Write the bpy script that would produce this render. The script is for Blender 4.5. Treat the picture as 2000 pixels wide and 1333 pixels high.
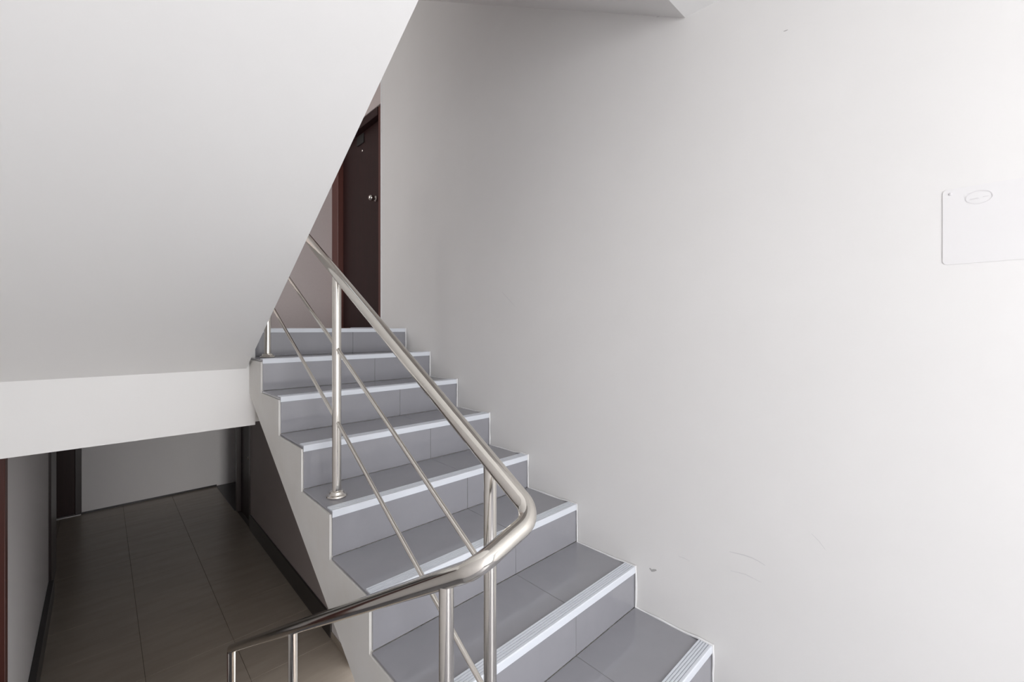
import bpy, bmesh, math, random
from mathutils import Vector, Matrix
random.seed(7)
S = bpy.context.scene
COL = S.collection
for o in list(bpy.data.objects):
    bpy.data.objects.remove(o)

# ------------------------------------------------------------------ camera
# world frame: camera at the origin (eye level = upper floor level), +Y along the stair flight, +X to the right-hand wall
YAW = 0.7597
cam_data = bpy.data.cameras.new('camera')
cam_data.sensor_width = 36.0
cam_data.lens = 846.76 / 2000 * 36.0
cam_data.shift_y = -23.74 / 2000
cam_data.clip_start = 0.02
cam = bpy.data.objects.new('camera', cam_data)
COL.objects.link(cam)
cam.location = (0, 0, 0)
cam.rotation_euler = (math.pi / 2, 0, -YAW)
S.camera = cam

# ------------------------------------------------------------------ world, daylight, exposure
W = bpy.data.worlds.new('world')
S.world = W
W.use_nodes = True
bg = W.node_tree.nodes['Background']
bg.inputs['Color'].default_value = (0.86, 0.92, 1.0, 1)
bg.inputs['Strength'].default_value = 1.0

def area(name, loc, direction, sx, sy, energy, colour=(1, 1, 1)):
    l = bpy.data.lights.new(name, 'AREA')
    l.shape = 'RECTANGLE'
    l.size, l.size_y = sx, sy
    l.energy = energy
    l.color = colour
    o = bpy.data.objects.new(name, l)
    COL.objects.link(o)
    o.location = loc
    o.rotation_euler = Vector(direction).to_track_quat('-Z', 'Y').to_euler()
    return o

# daylight through the half-landing window behind the camera
area('window_daylight', (0.42, -2.45, 0.0), (0, 1, 0), 1.4, 2.05, 80, (0.985, 0.985, 1.0))
# added fill light, out of view, that brightens the upper corridor
area('corridor_fill', (-1.3, 3.35, 1.4), (1.0, 0.55, -0.15), 0.7, 1.6, 22, (1.0, 0.97, 0.94))
# daylight through the entrance door under the half landing
area('entrance_daylight', (0.9, -2.45, -2.35), (0, 1, 0), 1.3, 1.0, 225, (1.0, 0.98, 0.96))
# daylight through the side entrance under the flight
area('side_entrance_daylight', (1.72, 3.05, -2.46), (-1, 0.45, 0), 1.3, 1.0, 7, (1.0, 0.98, 0.97))

S.view_settings.view_transform = 'Standard'
S.view_settings.look = 'None'
S.view_settings.gamma = 1
S.view_settings.use_curve_mapping = False
S.view_settings.exposure = 0.0

# ------------------------------------------------------------------ materials
def mat(name, col, rough=0.5, metal=0.0, spec=0.5, noise=None, bump=None, coat=0.0):
    """noise=(scale, amount, second colour, (sx,sy,sz)), bump=(scale, strength)"""
    m = bpy.data.materials.new(name)
    m.use_nodes = True
    nt = m.node_tree
    b = nt.nodes['Principled BSDF']
    b.inputs['Base Color'].default_value = (*col, 1)
    b.inputs['Roughness'].default_value = rough
    b.inputs['Metallic'].default_value = metal
    b.inputs['Specular IOR Level'].default_value = spec
    b.inputs['Coat Weight'].default_value = coat
    if noise or bump:
        g = nt.nodes.new('ShaderNodeNewGeometry')
    if noise:
        sc, amt, c2, st = noise
        mp = nt.nodes.new('ShaderNodeMapping')
        mp.inputs['Scale'].default_value = st
        nt.links.new(g.outputs['Position'], mp.inputs['Vector'])
        n = nt.nodes.new('ShaderNodeTexNoise')
        n.inputs['Scale'].default_value = sc
        n.inputs['Detail'].default_value = 5
        n.inputs['Roughness'].default_value = 0.6
        nt.links.new(mp.outputs['Vector'], n.inputs['Vector'])
        r = nt.nodes.new('ShaderNodeValToRGB')
        r.color_ramp.elements[0].position = 0.5 - amt
        r.color_ramp.elements[0].color = (*col, 1)
        r.color_ramp.elements[1].position = 0.5 + amt
        r.color_ramp.elements[1].color = (*c2, 1)
        nt.links.new(n.outputs['Fac'], r.inputs['Fac'])
        nt.links.new(r.outputs['Color'], b.inputs['Base Color'])
    if bump:
        n2 = nt.nodes.new('ShaderNodeTexNoise')
        n2.inputs['Scale'].default_value = bump[0]
        n2.inputs['Detail'].default_value = 4
        nt.links.new(g.outputs['Position'], n2.inputs['Vector'])
        bp = nt.nodes.new('ShaderNodeBump')
        bp.inputs['Strength'].default_value = bump[1]
        bp.inputs['Distance'].default_value = 0.004
        nt.links.new(n2.outputs['Fac'], bp.inputs['Height'])
        nt.links.new(bp.outputs['Normal'], b.inputs['Normal'])
    return m

M = {}
M['wall_paint'] = mat('white_wall_paint', (0.80, 0.79, 0.775), 0.62, noise=(3.0, 0.35, (0.77, 0.76, 0.745), (1, 1, 1)), bump=(60, 0.05))
M['soffit_paint'] = mat('white_soffit_paint', (0.86, 0.85, 0.835), 0.7, noise=(2.0, 0.35, (0.84, 0.83, 0.815), (1, 1, 1)), bump=(40, 0.06))
M['stringer_paint'] = mat('cream_stringer_paint', (0.78, 0.765, 0.735), 0.65, noise=(5.0, 0.2, (0.74, 0.715, 0.67), (1, 1, 1)), bump=(45, 0.12))
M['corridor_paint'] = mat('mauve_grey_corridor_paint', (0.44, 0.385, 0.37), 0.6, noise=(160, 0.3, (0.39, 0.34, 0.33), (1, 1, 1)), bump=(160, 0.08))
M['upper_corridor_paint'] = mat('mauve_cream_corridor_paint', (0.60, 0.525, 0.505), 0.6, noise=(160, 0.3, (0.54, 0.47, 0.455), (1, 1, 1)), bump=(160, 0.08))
M['end_paint'] = mat('pale_end_wall_paint', (0.84, 0.82, 0.82), 0.6, bump=(60, 0.05))
M['step_tile'] = mat('grey_glazed_step_tile', (0.305, 0.303, 0.327), 0.14, spec=0.55, noise=(14, 0.3, (0.288, 0.286, 0.309), (1, 1, 1)), coat=0.3)
M['grout'] = mat('dark_grout', (0.16, 0.155, 0.155), 0.9)
M['nosing'] = mat('pale_blue_white_nosing_plastic', (0.72, 0.75, 0.80), 0.4)
M['groove'] = mat('grey_nosing_groove', (0.40, 0.42, 0.46), 0.7)  # groove floors, a darker grey than the strip
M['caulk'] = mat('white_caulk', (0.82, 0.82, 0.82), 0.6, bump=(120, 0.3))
M['steel'] = mat('polished_stainless_steel', (0.74, 0.71, 0.66), 0.10, metal=1.0, noise=(30, 0.3, (0.70, 0.67, 0.62), (1, 1, 0.1)))
M['floor_tile'] = mat('beige_stone_floor_tile', (0.44, 0.38, 0.315), 0.22, noise=(2.2, 0.28, (0.37, 0.315, 0.262), (1, 5, 1)))
M['floor_grout'] = mat('brown_floor_grout', (0.10, 0.08, 0.07), 0.9)
M['skirting'] = mat('near_black_skirting', (0.035, 0.031, 0.031), 0.3)
M['door_wood'] = mat('dark_brown_door_wood', (0.034, 0.012, 0.012), 0.42, spec=0.25, noise=(6, 0.3, (0.020, 0.010, 0.009), (8, 8, 0.6)))
M['frame_wood'] = mat('red_brown_frame_wood', (0.125, 0.042, 0.032), 0.4, noise=(6, 0.3, (0.10, 0.034, 0.026), (8, 8, 0.6)))
M['dark_frame'] = mat('black_brown_frame_wood', (0.022, 0.012, 0.011), 0.35)
M['plaque'] = mat('dark_plaque_metal', (0.012, 0.012, 0.011), 0.5)
M['scuff'] = mat('grey_scuff', (0.66, 0.655, 0.65), 0.7)
M['scuff_dark'] = mat('dark_scuff', (0.42, 0.41, 0.40), 0.7)
M['sign'] = mat('white_sign_sheet', (0.775, 0.765, 0.762), 0.5)
M['sign_mark'] = mat('pale_grey_sign_print', (0.71, 0.695, 0.70), 0.5)
M['concrete'] = mat('grey_landing_tile', (0.33, 0.33, 0.34), 0.25)

# ------------------------------------------------------------------ helpers
def link_mesh(name, me, parent=None):
    o = bpy.data.objects.new(name, me)
    COL.objects.link(o)
    if parent:
        o.parent = parent
    return o

def obj(name, bm, m, parent=None, smooth=False, kind=None):
    me = bpy.data.meshes.new(name)
    bmesh.ops.recalc_face_normals(bm, faces=bm.faces)
    bm.to_mesh(me)
    bm.free()
    for x in (m if isinstance(m, (list, tuple)) else [m]):
        me.materials.append(x)
    if smooth:
        for p in me.polygons:
            p.use_smooth = True
    o = link_mesh(name, me, parent)
    if kind:
        o['kind'] = kind
    return o

def thing(name, label, cat, loc=(0, 0, 0), group=None):
    o = bpy.data.objects.new(name, None)
    o.empty_display_size = 0.1
    COL.objects.link(o)
    o.location = loc
    o['label'] = label
    o['category'] = cat
    if group:
        o['group'] = group
    return o

def add_box(bm, x0, x1, y0, y1, z0, z1, bevel=0.0):
    vs = [bm.verts.new(p) for p in [(x0, y0, z0), (x1, y0, z0), (x1, y1, z0), (x0, y1, z0), (x0, y0, z1), (x1, y0, z1), (x1, y1, z1), (x0, y1, z1)]]
    fs = [bm.faces.new([vs[i] for i in f]) for f in [(0, 3, 2, 1), (4, 5, 6, 7), (0, 1, 5, 4), (1, 2, 6, 5), (2, 3, 7, 6), (3, 0, 4, 7)]]
    if bevel:
        es = list({e for f in fs for e in f.edges})
        bmesh.ops.bevel(bm, geom=es, offset=bevel, segments=1, affect='EDGES')

def box(name, b, m, parent=None, bevel=0.0, kind=None):
    bm = bmesh.new()
    add_box(bm, *b, bevel=bevel)
    return obj(name, bm, m, parent, kind=kind)

_cache = {}
def piece(name, b, m, parent, bevel=0.0012):
    """small box that shares its mesh with alike pieces; origin at its lower corner"""
    x0, x1, y0, y1, z0, z1 = b
    key = (name, round(x1 - x0, 3), round(y1 - y0, 3), round(z1 - z0, 3), m.name)
    if key not in _cache:
        bm = bmesh.new()
        add_box(bm, 0, x1 - x0, 0, y1 - y0, 0, z1 - z0, bevel=bevel)
        o = obj(name, bm, m, parent)
        _cache[key] = o.data
    else:
        o = link_mesh(name, _cache[key], parent)
    o.location = (x0, y0, z0)
    return o

def prism_x(bm, prof, x0, x1, mat_idx=None):
    """extrude a YZ polygon along X"""
    a = [bm.verts.new((x0, y, z)) for y, z in prof]
    b = [bm.verts.new((x1, y, z)) for y, z in prof]
    n = len(prof)
    bm.faces.new(a)
    bm.faces.new(list(reversed(b)))
    for i in range(n):
        f = bm.faces.new([a[i], b[i], b[(i + 1) % n], a[(i + 1) % n]])
        if mat_idx and i in mat_idx:
            f.material_index = 1

def fillet(points, radii, seg=12):
    pts = [Vector(p) for p in points]
    out = [pts[0]]
    for i in range(1, len(pts) - 1):
        p, r = pts[i], radii[i - 1]
        u = (pts[i - 1] - p).normalized()
        v = (pts[i + 1] - p).normalized()
        ang = u.angle(v)
        t = r / math.tan(ang / 2)
        a, b = p + u * t, p + v * t
        bis = (u + v).normalized()
        c = p + bis * (r / math.sin(ang / 2))
        for k in range(seg + 1):
            s = k / seg
            va, vb = a - c, b - c
            w = va.angle(vb)
            q = (math.sin((1 - s) * w) * va + math.sin(s * w) * vb) / math.sin(w)
            out.append(c + q)
    out.append(pts[-1])
    return out

def add_tube(bm, pts, r, seg=20, cap=True):
    pts = [Vector(p) for p in pts]
    n = len(pts)
    T = []
    for i in range(n):
        t = (pts[min(i + 1, n - 1)] - pts[max(i - 1, 0)])
        T.append(t.normalized())
    up = Vector((0, 0, 1)) if abs(T[0].z) < 0.9 else Vector((1, 0, 0))
    nrm = T[0].cross(up).normalized()
    rings = []
    for i in range(n):
        if i:
            q = T[i - 1].rotation_difference(T[i])
            nrm = (q @ nrm).normalized()
        bn = T[i].cross(nrm).normalized()
        rr = r[i] if isinstance(r, (list, tuple)) else r
        rings.append([bm.verts.new(pts[i] + rr * (math.cos(2 * math.pi * k / seg) * nrm + math.sin(2 * math.pi * k / seg) * bn)) for k in range(seg)])
    for a, b in zip(rings, rings[1:]):
        for k in range(seg):
            bm.faces.new([a[k], a[(k + 1) % seg], b[(k + 1) % seg], b[k]])
    if cap:
        bm.faces.new(rings[0])
        bm.faces.new(rings[-1])

def add_lathe(bm, prof, seg=28, mtx=Matrix()):
    rings = [[bm.verts.new(mtx @ Vector((r * math.cos(2 * math.pi * k / seg), r * math.sin(2 * math.pi * k / seg), z))) for k in range(seg)] for r, z in prof]
    for a, b in zip(rings, rings[1:]):
        for k in range(seg):
            bm.faces.new([a[k], a[(k + 1) % seg], b[(k + 1) % seg], b[k]])
    bm.faces.new(rings[0])
    bm.faces.new(rings[-1])

def smooth_by_angle(o, deg=40):
    me = o.data
    for p in me.polygons:
        p.use_smooth = True
    me.set_sharp_from_angle(angle=math.radians(deg))

# ------------------------------------------------------------------ key dimensions (metres)
XW = 1.648          # right wall plane
XL = 0.612          # open edge of the right-hand flight
XS = 0.597          # open edge of the left-hand flights
XLW = -0.42         # left wall plane
ZF = -3.03          # lower floor
ZH = -1.51          # half landing
YB = -2.30          # window wall behind the camera
YE = 9.98           # corridor end wall

# ------------------------------------------------------------------ setting: walls
wr = box('wall_right', (XW, XW + 0.16, YB - 0.2, 3.275, -1.9, 4.3), M['wall_paint'], kind='structure')
# upper corridor right wall around the door, and the lower corridor right wall
DY0, DY1, DTOP = 3.255, 4.300, 1.83        # upper door opening
box('wall_upper_corridor', (XW, XW + 0.16, 3.275, 4.31, DTOP, 2.75), M['upper_corridor_paint'], kind='structure')
box('wall_upper_back', (-2.4, XW + 0.16, 4.31, 4.47, 0.0, 2.75), M['upper_corridor_paint'], kind='structure')
bm = bmesh.new()
add_box(bm, XW, XW + 0.16, YB - 0.2, 2.30, ZF, -1.9)
add_box(bm, XW, XW + 0.16, 3.80, 4.302, ZF, -1.9)
obj('wall_under_stairs', bm, M['end_paint'], kind='structure')
box('wall_under_stairs_upper', (XW, XW + 0.16, 3.275, 4.302, -1.9, -0.45), M['end_paint'], kind='structure')
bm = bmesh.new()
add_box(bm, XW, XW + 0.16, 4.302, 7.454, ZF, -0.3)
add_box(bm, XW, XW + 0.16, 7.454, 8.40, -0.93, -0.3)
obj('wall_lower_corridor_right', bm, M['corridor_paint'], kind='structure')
bm = bmesh.new()
add_box(bm, 2.2, 2.36, 8.24, YE + 0.15, ZF, -0.3)
add_box(bm, XW + 0.16, 2.2, 8.24, 8.40, ZF, -0.3)
obj('wall_lower_corridor_far_right', bm, M['end_paint'], kind='structure')
bm = bmesh.new()
add_box(bm, -0.22, 2.2, YE, YE + 0.15, ZF, -0.3)
add_box(bm, -1.5, -0.22, YE + 0.10, YE + 0.15, ZF, -0.3)
obj('wall_back', bm, M['end_paint'], kind='structure')
bm = bmesh.new()
add_box(bm, XLW - 0.16, XLW, YB - 0.2, 3.05, ZF, 4.3)
add_box(bm, XLW - 0.16, XLW, 3.05, 3.10, ZF, -0.5)
add_box(bm, XLW - 0.16, XLW, 3.10, 4.03, -0.60, -0.3)
add_box(bm, XLW - 0.16, XLW, 4.03, 7.10, ZF, -0.3)
obj('wall_left', bm, M['end_paint'], kind='structure')
box('wall_far_left', (-1.5, -1.34, 7.1, YE + 0.15, ZF, -0.3), M['end_paint'], kind='structure')
box('wall_far_left_return', (-1.5, XLW - 0.16, 6.95, 7.10, ZF, -0.3), M['end_paint'], kind='structure')
# window wall with a large opening
bm = bmesh.new()
add_box(bm, XLW - 0.16, -0.28, YB - 0.2, YB, -3.03, 4.3)
add_box(bm, 1.52, XW, YB - 0.2, YB, -3.03, 4.3)
add_box(bm, -0.28, 1.52, YB - 0.2, YB, -1.80, -1.05)
add_box(bm, -0.28, 0.20, YB - 0.2, YB, -3.03, -1.80)
add_box(bm, -0.28, 1.52, YB - 0.2, YB, 1.05, 4.3)
obj('wall_front', bm, M['wall_paint'], kind='structure')
bm = bmesh.new()
for x in (-0.28, 0.60, 1.48):
    add_box(bm, x, x + 0.04, YB - 0.12, YB - 0.07, -1.05, 1.05)
for z in (-1.05, 1.01):
    add_box(bm, -0.28, 1.52, YB - 0.12, YB - 0.07, z, z + 0.04)
obj('window_1', bm, M['nosing'], kind='structure')

# ------------------------------------------------------------------ setting: slabs, beams, soffits, floors
hl = box('floor_half_landing', (XLW, XW, YB, 0.335, ZH - 0.18, ZH - 0.010), M['grout'], kind='structure')
lx = [XLW + 0.002, 0.02, 0.632, 1.243, XW - 0.002]
ly = [YB + 0.002, -1.76, -1.15, -0.54, 0.07, 0.330]
for j in range(5):
    for i in range(4):
        piece('tile', (lx[i] + 0.001, lx[i + 1] - 0.001, ly[j] + 0.001, ly[j + 1] - 0.001, ZH - 0.010, ZH), M['step_tile'], hl)
box('floor_half_landing_left', (XLW, XS - 0.03, 0.335, 0.93, ZH - 0.18, ZH), M['concrete'], kind='structure')
bm = bmesh.new()
add_box(bm, -2.4, XW + 1.2, 2.90, 5.0, -0.25, -0.016)
add_box(bm, -2.4, XW + 1.2, 5.0, YE + 0.3, -0.25, -0.016)
fu = obj('floor_upper', bm, M['grout'], kind='structure')
ux = [0.625, 1.243, XW - 0.002]
uy = [2.930, 3.54, 4.150, 4.308]
for j in range(3):
    for i in range(2):
        piece('tile', (ux[i] + 0.001, ux[i + 1] - 0.001, uy[j] + 0.001, uy[j + 1] - 0.001, -0.016, -0.006), M['step_tile'], fu)
box('trim_floor_beam', (XLW, XL + 0.03, 2.805, 3.05, -0.548, -0.018), M['soffit_paint'], kind='structure')
box('trim_floor_beam_right', (XL + 0.03, XW, 2.90, 3.05, -0.548, -0.25), M['soffit_paint'], kind='structure')

# sloping underside of the flight that climbs from the upper floor (left)
SLOPE = 0.589
def soffit_z(y): return -0.239 + SLOPE * (2.830 - y)
prof = [(2.805, soffit_z(2.805)), (0.39, soffit_z(0.39)), (0.39, 1.49)]
y = 0.48
n = 8
zs = 1.49
for k in range(n):
    zs -= 0.175
    prof += [(y, zs + 0.175), (y, zs)]
    y += 0.31
prof += [(2.86, zs), (2.86, -0.018), (2.805, -0.018)]
bm = bmesh.new()
prism_x(bm, prof, XLW, XS)
obj('ceiling_stair_soffit', bm, M['soffit_paint'], kind='structure')
# underside of the next half landing, and the flight above it
bm = bmesh.new()
add_box(bm, XLW, XS, YB, 0.39, 1.209, 1.49)
add_box(bm, XS, XW, YB, 0.758, 1.209, 1.49)
obj('ceiling_half_landing', bm, M['soffit_paint'], kind='structure')
bm = bmesh.new()
prism_x(bm, [(0.758, 1.209), (3.05, 1.209 + 0.585 * 2.292), (3.05, 1.49 + 0.585 * 2.292), (0.758, 1.49)], 0.62, XW)
obj('ceiling_upper_flight', bm, M['soffit_paint'], kind='structure')
box('ceiling_upper_corridor', (-2.4, XW + 0.3, 3.05, 4.47, 2.55, 2.75), M['soffit_paint'], kind='structure')
box('ceiling_stairwell', (XLW - 0.16, XW + 0.16, YB - 0.2, 3.05, 4.3, 4.4), M['soffit_paint'], kind='structure')

# lower floor with its tiles
fl = box('floor', (-1.5, 2.36, YB - 0.2, YE + 0.3, ZF - 0.12, ZF - 0.010), M['floor_grout'], kind='structure')
TS = 0.659
xe = [XLW - 0.9, XLW - 0.04, 0.284, 0.943, XW]
ye = [4.26 + TS * i for i in range(-5, 9)] + [YE]
for j in range(len(ye) - 1):
    for i in range(len(xe) - 1):
        if i == 0 and ye[j] < 7.1:
            continue
        piece('tile', (xe[i] + 0.0015, xe[i + 1] - 0.0015, ye[j] + 0.0015, ye[j + 1] - 0.0015, ZF - 0.010, ZF), M['floor_tile'], fl, bevel=0.0008)

# skirting boards
box('baseboard_right', (XW - 0.018, XW, 4.302, 7.454, ZF, ZF + 0.225), M['skirting'], kind='structure', bevel=0.003)
box('trim_floor_border', (XW - 0.03, 2.2, 8.402, YE - 0.013, ZF - 0.009, ZF + 0.008), M['skirting'], kind='structure', bevel=0.002)
box('baseboard_under_stairs', (XW - 0.012, XW, 3.80, 4.300, ZF, ZF + 0.06), M['floor_tile'], kind='structure', bevel=0.002)
box('baseboard_left', (XLW, XLW + 0.045, 4.03, 7.10, ZF, ZF + 0.20), M['skirting'], kind='structure', bevel=0.003)
box('baseboard_back', (-0.22, XW - 0.02, YE - 0.012, YE, ZF, ZF + 0.03), M['skirting'], kind='structure')

# ------------------------------------------------------------------ doors
def knob_bm(axis):
    bm = bmesh.new()
    q = Vector((0, 0, 1)).rotation_difference(Vector(axis)).to_matrix().to_4x4()
    prof = [(0.026, 0.0), (0.027, 0.004), (0.014, 0.008), (0.012, 0.014)]
    for k in range(9):
        a = -1.1 + (1.1 + 1.52) * k / 8
        prof.append((0.026 * math.cos(a), 0.036 + 0.026 * math.sin(a)))
    add_lathe(bm, prof, 24, q)
    return bm

# upper floor door, in the right-hand wall just past the top step, seen very obliquely
d1 = box('door_1', (XW + 0.055, XW + 0.095, DY0 + 0.09, 4.160, 0.012, DTOP - 0.07), M['door_wood'], kind='structure', bevel=0.002)
box('jamb', (XW + 0.004, XW + 0.13, 4.165, 4.31, -0.016, DTOP), M['frame_wood'], d1, bevel=0.003)
box('jamb', (XW + 0.010, XW + 0.13, 3.277, DY0 + 0.088, -0.016, DTOP), M['frame_wood'], d1, bevel=0.003)
box('head', (XW + 0.004, XW + 0.13, DY0 + 0.09, 4.163, DTOP - 0.068, DTOP), M['door_wood'], d1, bevel=0.003)
box('threshold', (XW + 0.004, XW + 0.13, DY0 + 0.09, 4.163, -0.016, 0.010), M['frame_wood'], d1)
kb = obj('knob', knob_bm((-1, 0, 0)), M['steel'], d1, smooth=True)
kb.location = (XW + 0.055, 3.485, 1.112)
bm = bmesh.new()
add_lathe(bm, [(0.011, 0), (0.012, 0.003), (0.008, 0.006), (0.004, 0.006)], 20, Matrix.Rotation(-math.pi / 2, 4, 'Y'))
pp = obj('peephole', bm, M['steel'], d1, smooth=True)
pp.location = (XW + 0.055, 3.735, 1.595)
box('number_plaque', (XW + 0.047, XW + 0.056, 3.70, 3.84, 1.66, 1.745), M['plaque'], d1, bevel=0.002)

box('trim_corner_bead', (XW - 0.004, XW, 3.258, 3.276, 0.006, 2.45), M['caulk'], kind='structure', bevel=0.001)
# lower corridor: dark doors right, left, far left
d2 = box('door_2', (XW + 0.05, XW + 0.09, 7.53, 8.325, ZF + 0.008, -1.005), M['door_wood'], kind='structure', bevel=0.002)
box('jamb', (XW - 0.012, XW + 0.12, 7.454, 7.525, ZF, -0.93), M['dark_frame'], d2, bevel=0.003)
box('jamb', (XW - 0.012, XW + 0.12, 8.33, 8.40, ZF, -0.93), M['dark_frame'], d2, bevel=0.003)
box('head', (XW - 0.012, XW + 0.12, 7.525, 8.33, -1.0, -0.93), M['dark_frame'], d2, bevel=0.003)
kb = obj('knob', knob_bm((-1, 0, 0)), M['steel'], d2, smooth=True)
kb.location = (XW + 0.05, 7.60, ZF + 1.05)
d3 = box('door_3', (XLW - 0.10, XLW - 0.06, 3.175, 3.925, ZF + 0.008, -0.675), M['frame_wood'], kind='structure', bevel=0.002)
box('jamb', (XLW - 0.14, XLW + 0.012, 3.93, 4.03, ZF, -0.60), M['frame_wood'], d3, bevel=0.003)
box('jamb', (XLW - 0.14, XLW + 0.012, 3.10, 3.17, ZF, -0.60), M['frame_wood'], d3, bevel=0.003)
box('head', (XLW - 0.14, XLW + 0.012, 3.17, 3.93, -0.67, -0.60), M['frame_wood'], d3, bevel=0.003)
kb = obj('knob', knob_bm((1, 0, 0)), M['steel'], d3, smooth=True)
kb.location = (XLW - 0.06, 3.25, ZF + 1.05)
d4 = box('door_4', (-1.104, -0.296, YE + 0.03, YE + 0.07, ZF + 0.01, -1.005), M['door_wood'], kind='structure', bevel=0.002)
box('jamb', (-0.295, -0.222, YE - 0.01, YE + 0.10, ZF, -0.93), M['dark_frame'], d4, bevel=0.003)
box('jamb', (-1.34, -1.105, YE - 0.01, YE + 0.10, ZF, -0.93), M['dark_frame'], d4, bevel=0.003)
box('head', (-1.34, -0.222, YE - 0.01, YE + 0.10, -1.0, -0.3), M['dark_frame'], d4, bevel=0.003)
box('threshold', (-1.10, -0.225, YE - 0.045, YE + 0.03, ZF, ZF + 0.012), M['end_paint'], d4, bevel=0.002)
# dark post that closes the left wall where the corridor widens
box('trim_corner_post', (XLW - 0.16, XLW + 0.02, 7.10, 7.92, ZF, -0.3), M['dark_frame'], kind='structure', bevel=0.004)

# ------------------------------------------------------------------ staircase builder
TOPS = [0.004, -0.157, -0.320, -0.490, -0.668, -0.834, -1.006, -1.172, -1.340]     # nosing tops
NY = [2.872, 2.547, 2.234, 1.917, 1.606, 1.281, 0.969, 0.651, 0.333]               # nosing fronts
TREAD = [t - 0.006 for t in TOPS]

def nosing_profile():
    # (y back from the front edge, z down from the top), grooves on the top face
    p = [(0.0, -0.026), (0.0, -0.003), (0.003, 0.0)]
    idx = []
    yy = 0.012
    for k in range(4):
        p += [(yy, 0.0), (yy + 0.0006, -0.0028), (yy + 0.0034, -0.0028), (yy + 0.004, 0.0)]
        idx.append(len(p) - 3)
        yy += 0.0095
    p += [(0.050, 0.0), (0.052, -0.0055), (0.004, -0.0055), (0.004, -0.026)]
    return p, idx

def nosing(x0, x1, y, z, parent):
    key = ('nosing', round(x1 - x0, 3))
    if key not in _cache:
        bm = bmesh.new()
        p, idx = nosing_profile()
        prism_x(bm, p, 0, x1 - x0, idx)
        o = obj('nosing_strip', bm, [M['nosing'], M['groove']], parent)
        _cache[key] = o.data
    else:
        o = link_mesh('nosing_strip', _cache[key], parent)
    o.location = (x0, y, z)
    return o

st = thing('staircase', 'grey tiled stair flight rising along the white wall up to the brown door', 'staircase', (0, 0, 0))
# concrete body: stepped top, sloping underside
prof = []
for k in range(9):
    zt = TREAD[k] - 0.011
    yr = NY[k] + 0.014
    if k == 0:
        prof += [(2.90, zt), (yr, zt)]
    else:
        prof += [(NY[k - 1] + 0.014, zt), (yr, zt)]
prof += [(NY[8] + 0.014, ZH - 0.18)]
def under_z(y): return -0.363 - 0.574 * (2.805 - y)
prof += [(0.46, ZH - 0.18), (0.46, under_z(0.46)), (2.805, under_z(2.805)), (2.805, -0.24), (2.90, -0.24)]
bm = bmesh.new()
prism_x(bm, prof, XL, XW - 0.001)
obj('stringer', bm, M['stringer_paint'], st)
JX = 1.243
XT = 0.620
for k in range(9):
    # riser tiles under nosing k
    zb = TREAD[k + 1] if k < 8 else ZH
    for a, b in ((XT, JX - 0.001), (JX + 0.001, XW - 0.004)):
        piece('riser_tile', (a, b, NY[k] + 0.004, NY[k] + 0.014, zb + 0.001, TOPS[k] - 0.007), M['step_tile'], st)
    # tread tiles behind nosing k
    yb = (NY[k - 1] + 0.003) if k else 3.45
    if k:
        for a, b in ((XT - 0.004, JX - 0.001), (JX + 0.001, XW - 0.004)):
            piece('tread_tile', (a, b, NY[k] + 0.006, yb, TREAD[k] - 0.010, TREAD[k]), M['step_tile'], st)
    nosing(XT - 0.002, XW - 0.002, NY[k], TOPS[k], st)
# grout bed that shows in the joint lines
bm = bmesh.new()
for k in range(9):
    zb = TREAD[k + 1] if k < 8 else ZH
    add_box(bm, JX - 0.003, JX + 0.003, NY[k] + 0.0055, NY[k] + 0.0135, zb, TOPS[k] - 0.03)
    if k:
        add_box(bm, JX - 0.003, JX + 0.003, NY[k] + 0.053, NY[k - 1] + 0.004, TREAD[k] - 0.009, TREAD[k] - 0.0015)
obj('grout', bm, M['grout'], st)
# rough white bead between the steps and the wall
pts = []
def jag(): return random.uniform(-0.0015, 0.0015)
for k in range(8, -1, -1):
    zb = TREAD[k + 1] if k < 8 else ZH
    nseg = 5
    for i in range(nseg + 1):
        z = zb + (TOPS[k] + 0.001 - zb) * i / nseg
        pts.append((XW - 0.0064, NY[k] - 0.001 + jag(), z))
    if k:
        for i in range(1, 6):
            pts.append((XW - 0.0064, NY[k] + (NY[k - 1] - NY[k]) * i / 6, TREAD[k] + (0.006 if i == 1 else 0.001) + jag()))
bm = bmesh.new()
add_tube(bm, pts, [0.0042 + random.uniform(-0.0012, 0.0015) for _ in pts], 6)
obj('caulk_bead', bm, M['caulk'], st)

# lower flight, descending on the left of the railing
ls = thing('staircase', 'lower stair flight dropping left of the handrail to the beige corridor floor', 'staircase', (0, 0, 0))
RUNL, RISEL = 0.30, (ZH - ZF) / 9
prof = [(0.90, ZH - 0.02)]
yy, zz = 0.93, ZH
for k in range(8):
    prof += [(yy - 0.012, zz - 0.012 if k else ZH - 0.02), (yy - 0.012, zz - RISEL - 0.012)]
    yy += RUNL
    zz -= RISEL
prof += [(yy - 0.012, zz - 0.012), (yy - 0.012, ZF), (yy - 0.42, ZF), (0.90, ZH - 0.30)]
bm = bmesh.new()
prism_x(bm, prof, XLW + 0.001, XS - 0.03)
obj('stringer', bm, M['stringer_paint'], ls)
yy, zz = 0.93, ZH
for k in range(9):
    for a, b in ((XLW + 0.002, 0.0), (0.002, XS - 0.03)):
        if k < 8:
            piece('tread_tile', (a, b, yy - 0.002, yy + RUNL - 0.004, zz - RISEL - 0.010, zz - RISEL), M['step_tile'], ls)
        piece('riser_tile', (a, b, yy - 0.012, yy - 0.002, zz - RISEL + 0.001, zz - 0.012), M['step_tile'], ls)
    yy += RUNL
    zz -= RISEL

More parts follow.
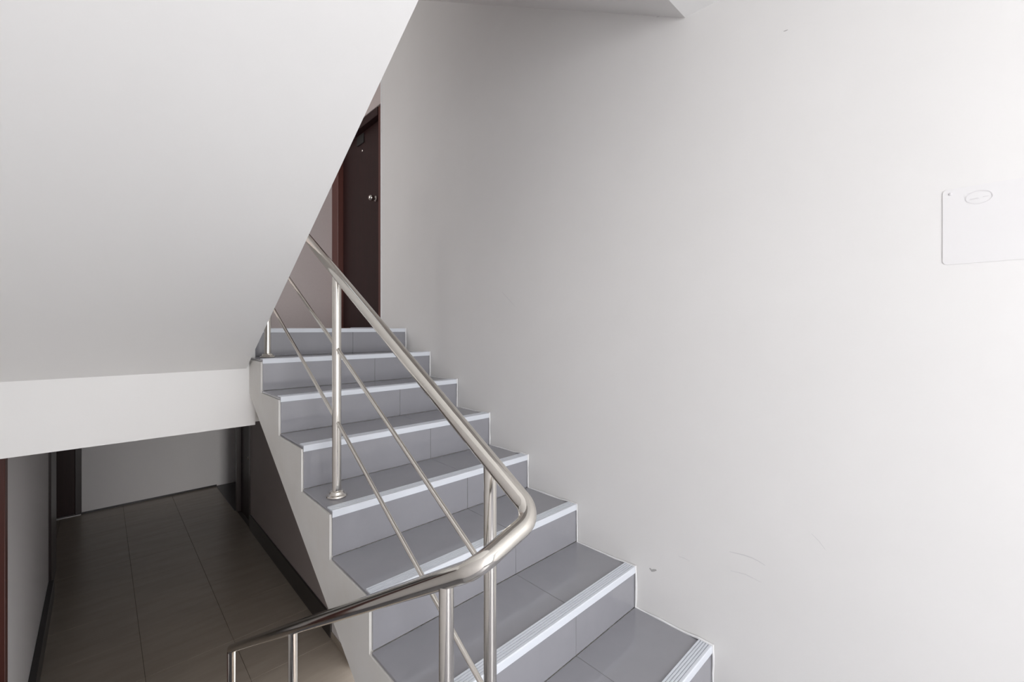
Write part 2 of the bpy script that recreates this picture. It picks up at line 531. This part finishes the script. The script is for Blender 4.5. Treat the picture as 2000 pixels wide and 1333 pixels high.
# ------------------------------------------------------------------ stair railing
rail = thing('stair_railing', 'polished stainless steel tube railing bending round between the two stair flights', 'railing', (0, 0, 0))
XR, XQ = 0.690, 0.520
def hz(y): return 0.221 + 0.575 * (y - 1.754)
def lz(y): return -0.516 - 0.606 * (y - 0.743)
EP = 2.776
RH, RP, RM = 0.0203, 0.0163, 0.0073
path = fillet([(XR, 3.02, hz(3.02)), (XR, 0.653, hz(0.653) + 0.003), (XQ, 0.648, lz(0.648)), (XQ, EP, lz(EP)), (XQ, EP, -2.25)], [0.055, 0.045, 0.035], 14)
bm = bmesh.new()
add_tube(bm, path, RH, 28)
o = obj('handrail', bm, M['steel'], rail)
smooth_by_angle(o, 50)

def post(x, y, ztop, zfoot, r):
    zfoot += 0.0008
    bm = bmesh.new()
    add_tube(bm, [(x, y, zfoot + 0.002), (x, y, ztop)], r, 28)
    p = obj('post', bm, M['steel'], rail)
    smooth_by_angle(p, 50)
    bm = bmesh.new()
    add_lathe(bm, [(0.004, 0), (0.038, 0.0), (0.040, 0.003), (0.038, 0.008), (0.030, 0.011), (0.0275, 0.016), (0.0265, 0.021), (0.022, 0.0235), (r, 0.024)], 32, Matrix.Translation((x, y, zfoot)))
    f = obj('flange', bm, M['steel'], p)
    smooth_by_angle(f, 35)
    return p

PR = [(2.743, TREAD[1]), (1.751, TREAD[4]), (0.804, TREAD[7])]
for (y, zf), r in zip(PR, (0.0170, 0.0175, 0.0160)):
    post(XR, y, hz(y) - 0.004, zf, r)
def left_tread(y): return ZH if y < 0.93 else ZH - RISEL * (1 + int((y - 0.93) / RUNL))
for y, r in ((0.745, 0.0155), (1.735, 0.0155)):
    post(XQ, y, lz(y) - 0.004, left_tread(y), r)
bm = bmesh.new()
zf = left_tread(EP) + 0.0008
add_tube(bm, [(XQ, EP, zf + 0.002), (XQ, EP, -2.249)], RH * 0.999, 28)
p = obj('post', bm, M['steel'], rail)
smooth_by_angle(p, 50)
bm = bmesh.new()
add_lathe(bm, [(0.004, 0), (0.038, 0.0), (0.040, 0.003), (0.038, 0.008), (0.030, 0.011), (0.0275, 0.016), (0.0265, 0.021), (RH, 0.0235)], 32, Matrix.Translation((XQ, EP, zf)))
smooth_by_angle(obj('flange', bm, M['steel'], p), 35)
# middle rails, one length between each two posts
ZU = {2.743: 0.462, 1.751: -0.075, 0.804: -0.606}
ZL = {2.743: 0.174, 1.751: -0.369, 0.804: -0.905}
for ZZ in (ZU, ZL):
    for (ya, yb) in ((2.743, 1.751), (1.751, 0.804)):
        a = Vector((XR, ya, ZZ[ya]))
        b = Vector((XR, yb, ZZ[yb]))
        dr = (b - a).normalized()
        bm = bmesh.new()
        add_tube(bm, [a + dr * 0.010, b - dr * 0.010], RM, 16)
        smooth_by_angle(obj('middle_rail', bm, M['steel'], rail), 50)

# ------------------------------------------------------------------ sign on the right wall
sg = thing('wall_sign', 'white rectangular notice sheet with a faint oval emblem on the white wall', 'sign', (XW, -0.10, 0.16))
def rounded_rect(y0, y1, z0, z1, r, seg=5):
    out = []
    for cy_, cz_, a0 in ((y1 - r, z1 - r, 0), (y0 + r, z1 - r, 90), (y0 + r, z0 + r, 180), (y1 - r, z0 + r, 270)):
        for k in range(seg + 1):
            a = math.radians(a0 + 90 * k / seg)
            out.append((cy_ + r * math.cos(a), cz_ + r * math.sin(a)))
    return out
bm = bmesh.new()
prism_x(bm, rounded_rect(-0.16, 0.148, 0.012, 0.213, 0.010), -0.0013, -0.0002)
obj('sheet', bm, M['sign'], sg)
# oval emblem: outline ring with a bar and a small mark inside
bm = bmesh.new()
cy0, cz0 = 0.081, 0.181
def oval(a, b, n=36): return [(cy0 + a * math.cos(2 * math.pi * k / n), cz0 + b * math.sin(2 * math.pi * k / n)) for k in range(n)]
A, B = oval(0.0245, 0.0175), oval(0.0228, 0.0158)
va = [bm.verts.new((-0.0018, *p)) for p in A]
vb = [bm.verts.new((-0.0018, *p)) for p in B]
vc = [bm.verts.new((-0.0012, *p)) for p in A]
for k in range(36):
    j = (k + 1) % 36
    bm.faces.new([va[k], va[j], vb[j], vb[k]])
    bm.faces.new([vc[k], vc[j], va[j], va[k]])
add_box(bm, -0.0018, -0.0012, 0.082, 0.097, 0.1775, 0.1797)
add_box(bm, -0.0018, -0.0012, 0.064, 0.074, 0.1800, 0.1818)
obj('emblem', bm, M['sign_mark'], sg)
bm = bmesh.new()
add_lathe(bm, [(0.0035, 0), (0.0035, 0.0012), (0.002, 0.002)], 16, Matrix.Rotation(-math.pi / 2, 4, 'Y'))
sc = obj('screw', bm, M['sign_mark'], sg)
sc.location = (-0.0012, 0.133, 0.2)

# ------------------------------------------------------------------ scuffs and chips on the wall (thin paint marks)
def mark(name, pts, w, m):
    bm = bmesh.new()
    v = []
    n = len(pts)
    for i, (y, z) in enumerate(pts):
        a = pts[max(i - 1, 0)]
        b = pts[min(i + 1, n - 1)]
        t = Vector((b[0] - a[0], b[1] - a[1])).normalized()
        nn = Vector((-t.y, t.x))
        ww = w * (0.25 + 0.75 * math.sin(math.pi * (i + 0.5) / n))
        v.append((bm.verts.new((XW - 0.0006, y + nn.x * ww, z + nn.y * ww)), bm.verts.new((XW - 0.0006, y - nn.x * ww, z - nn.y * ww))))
    for p, q in zip(v, v[1:]):
        bm.faces.new([p[0], p[1], q[1], q[0]])
    return obj(name, bm, m, wr)
mark('scuff', [(0.594, -0.805), (0.570, -0.802), (0.545, -0.799), (0.520, -0.799), (0.500, -0.802), (0.478, -0.809)], 0.0018, M['scuff'])
mark('scuff', [(0.785, -0.894), (0.762, -0.893), (0.740, -0.896)], 0.0010, M['scuff'])
mark('scuff', [(0.345, -0.655), (0.325, -0.672), (0.309, -0.692)], 0.0009, M['scuff'])
mark('scuff', [(1.819, 0.211), (1.77, 0.172), (1.715, 0.126)], 0.0012, M['scuff'])
mark('scuff', [(0.59, -0.872), (0.54, -0.865), (0.49, -0.872)], 0.0009, M['scuff'])
mark('chip', [(0.908, -0.990), (0.899, -0.997), (0.890, -0.992), (0.878, -0.986)], 0.0052, M['scuff_dark'])
mark('chip', [(0.423, 0.990), (0.417, 0.989), (0.411, 0.989)], 0.0016, M['scuff_dark'])
mark('chip', [(0.877, 1.275), (0.870, 1.273), (0.864, 1.271)], 0.0025, M['scuff'])
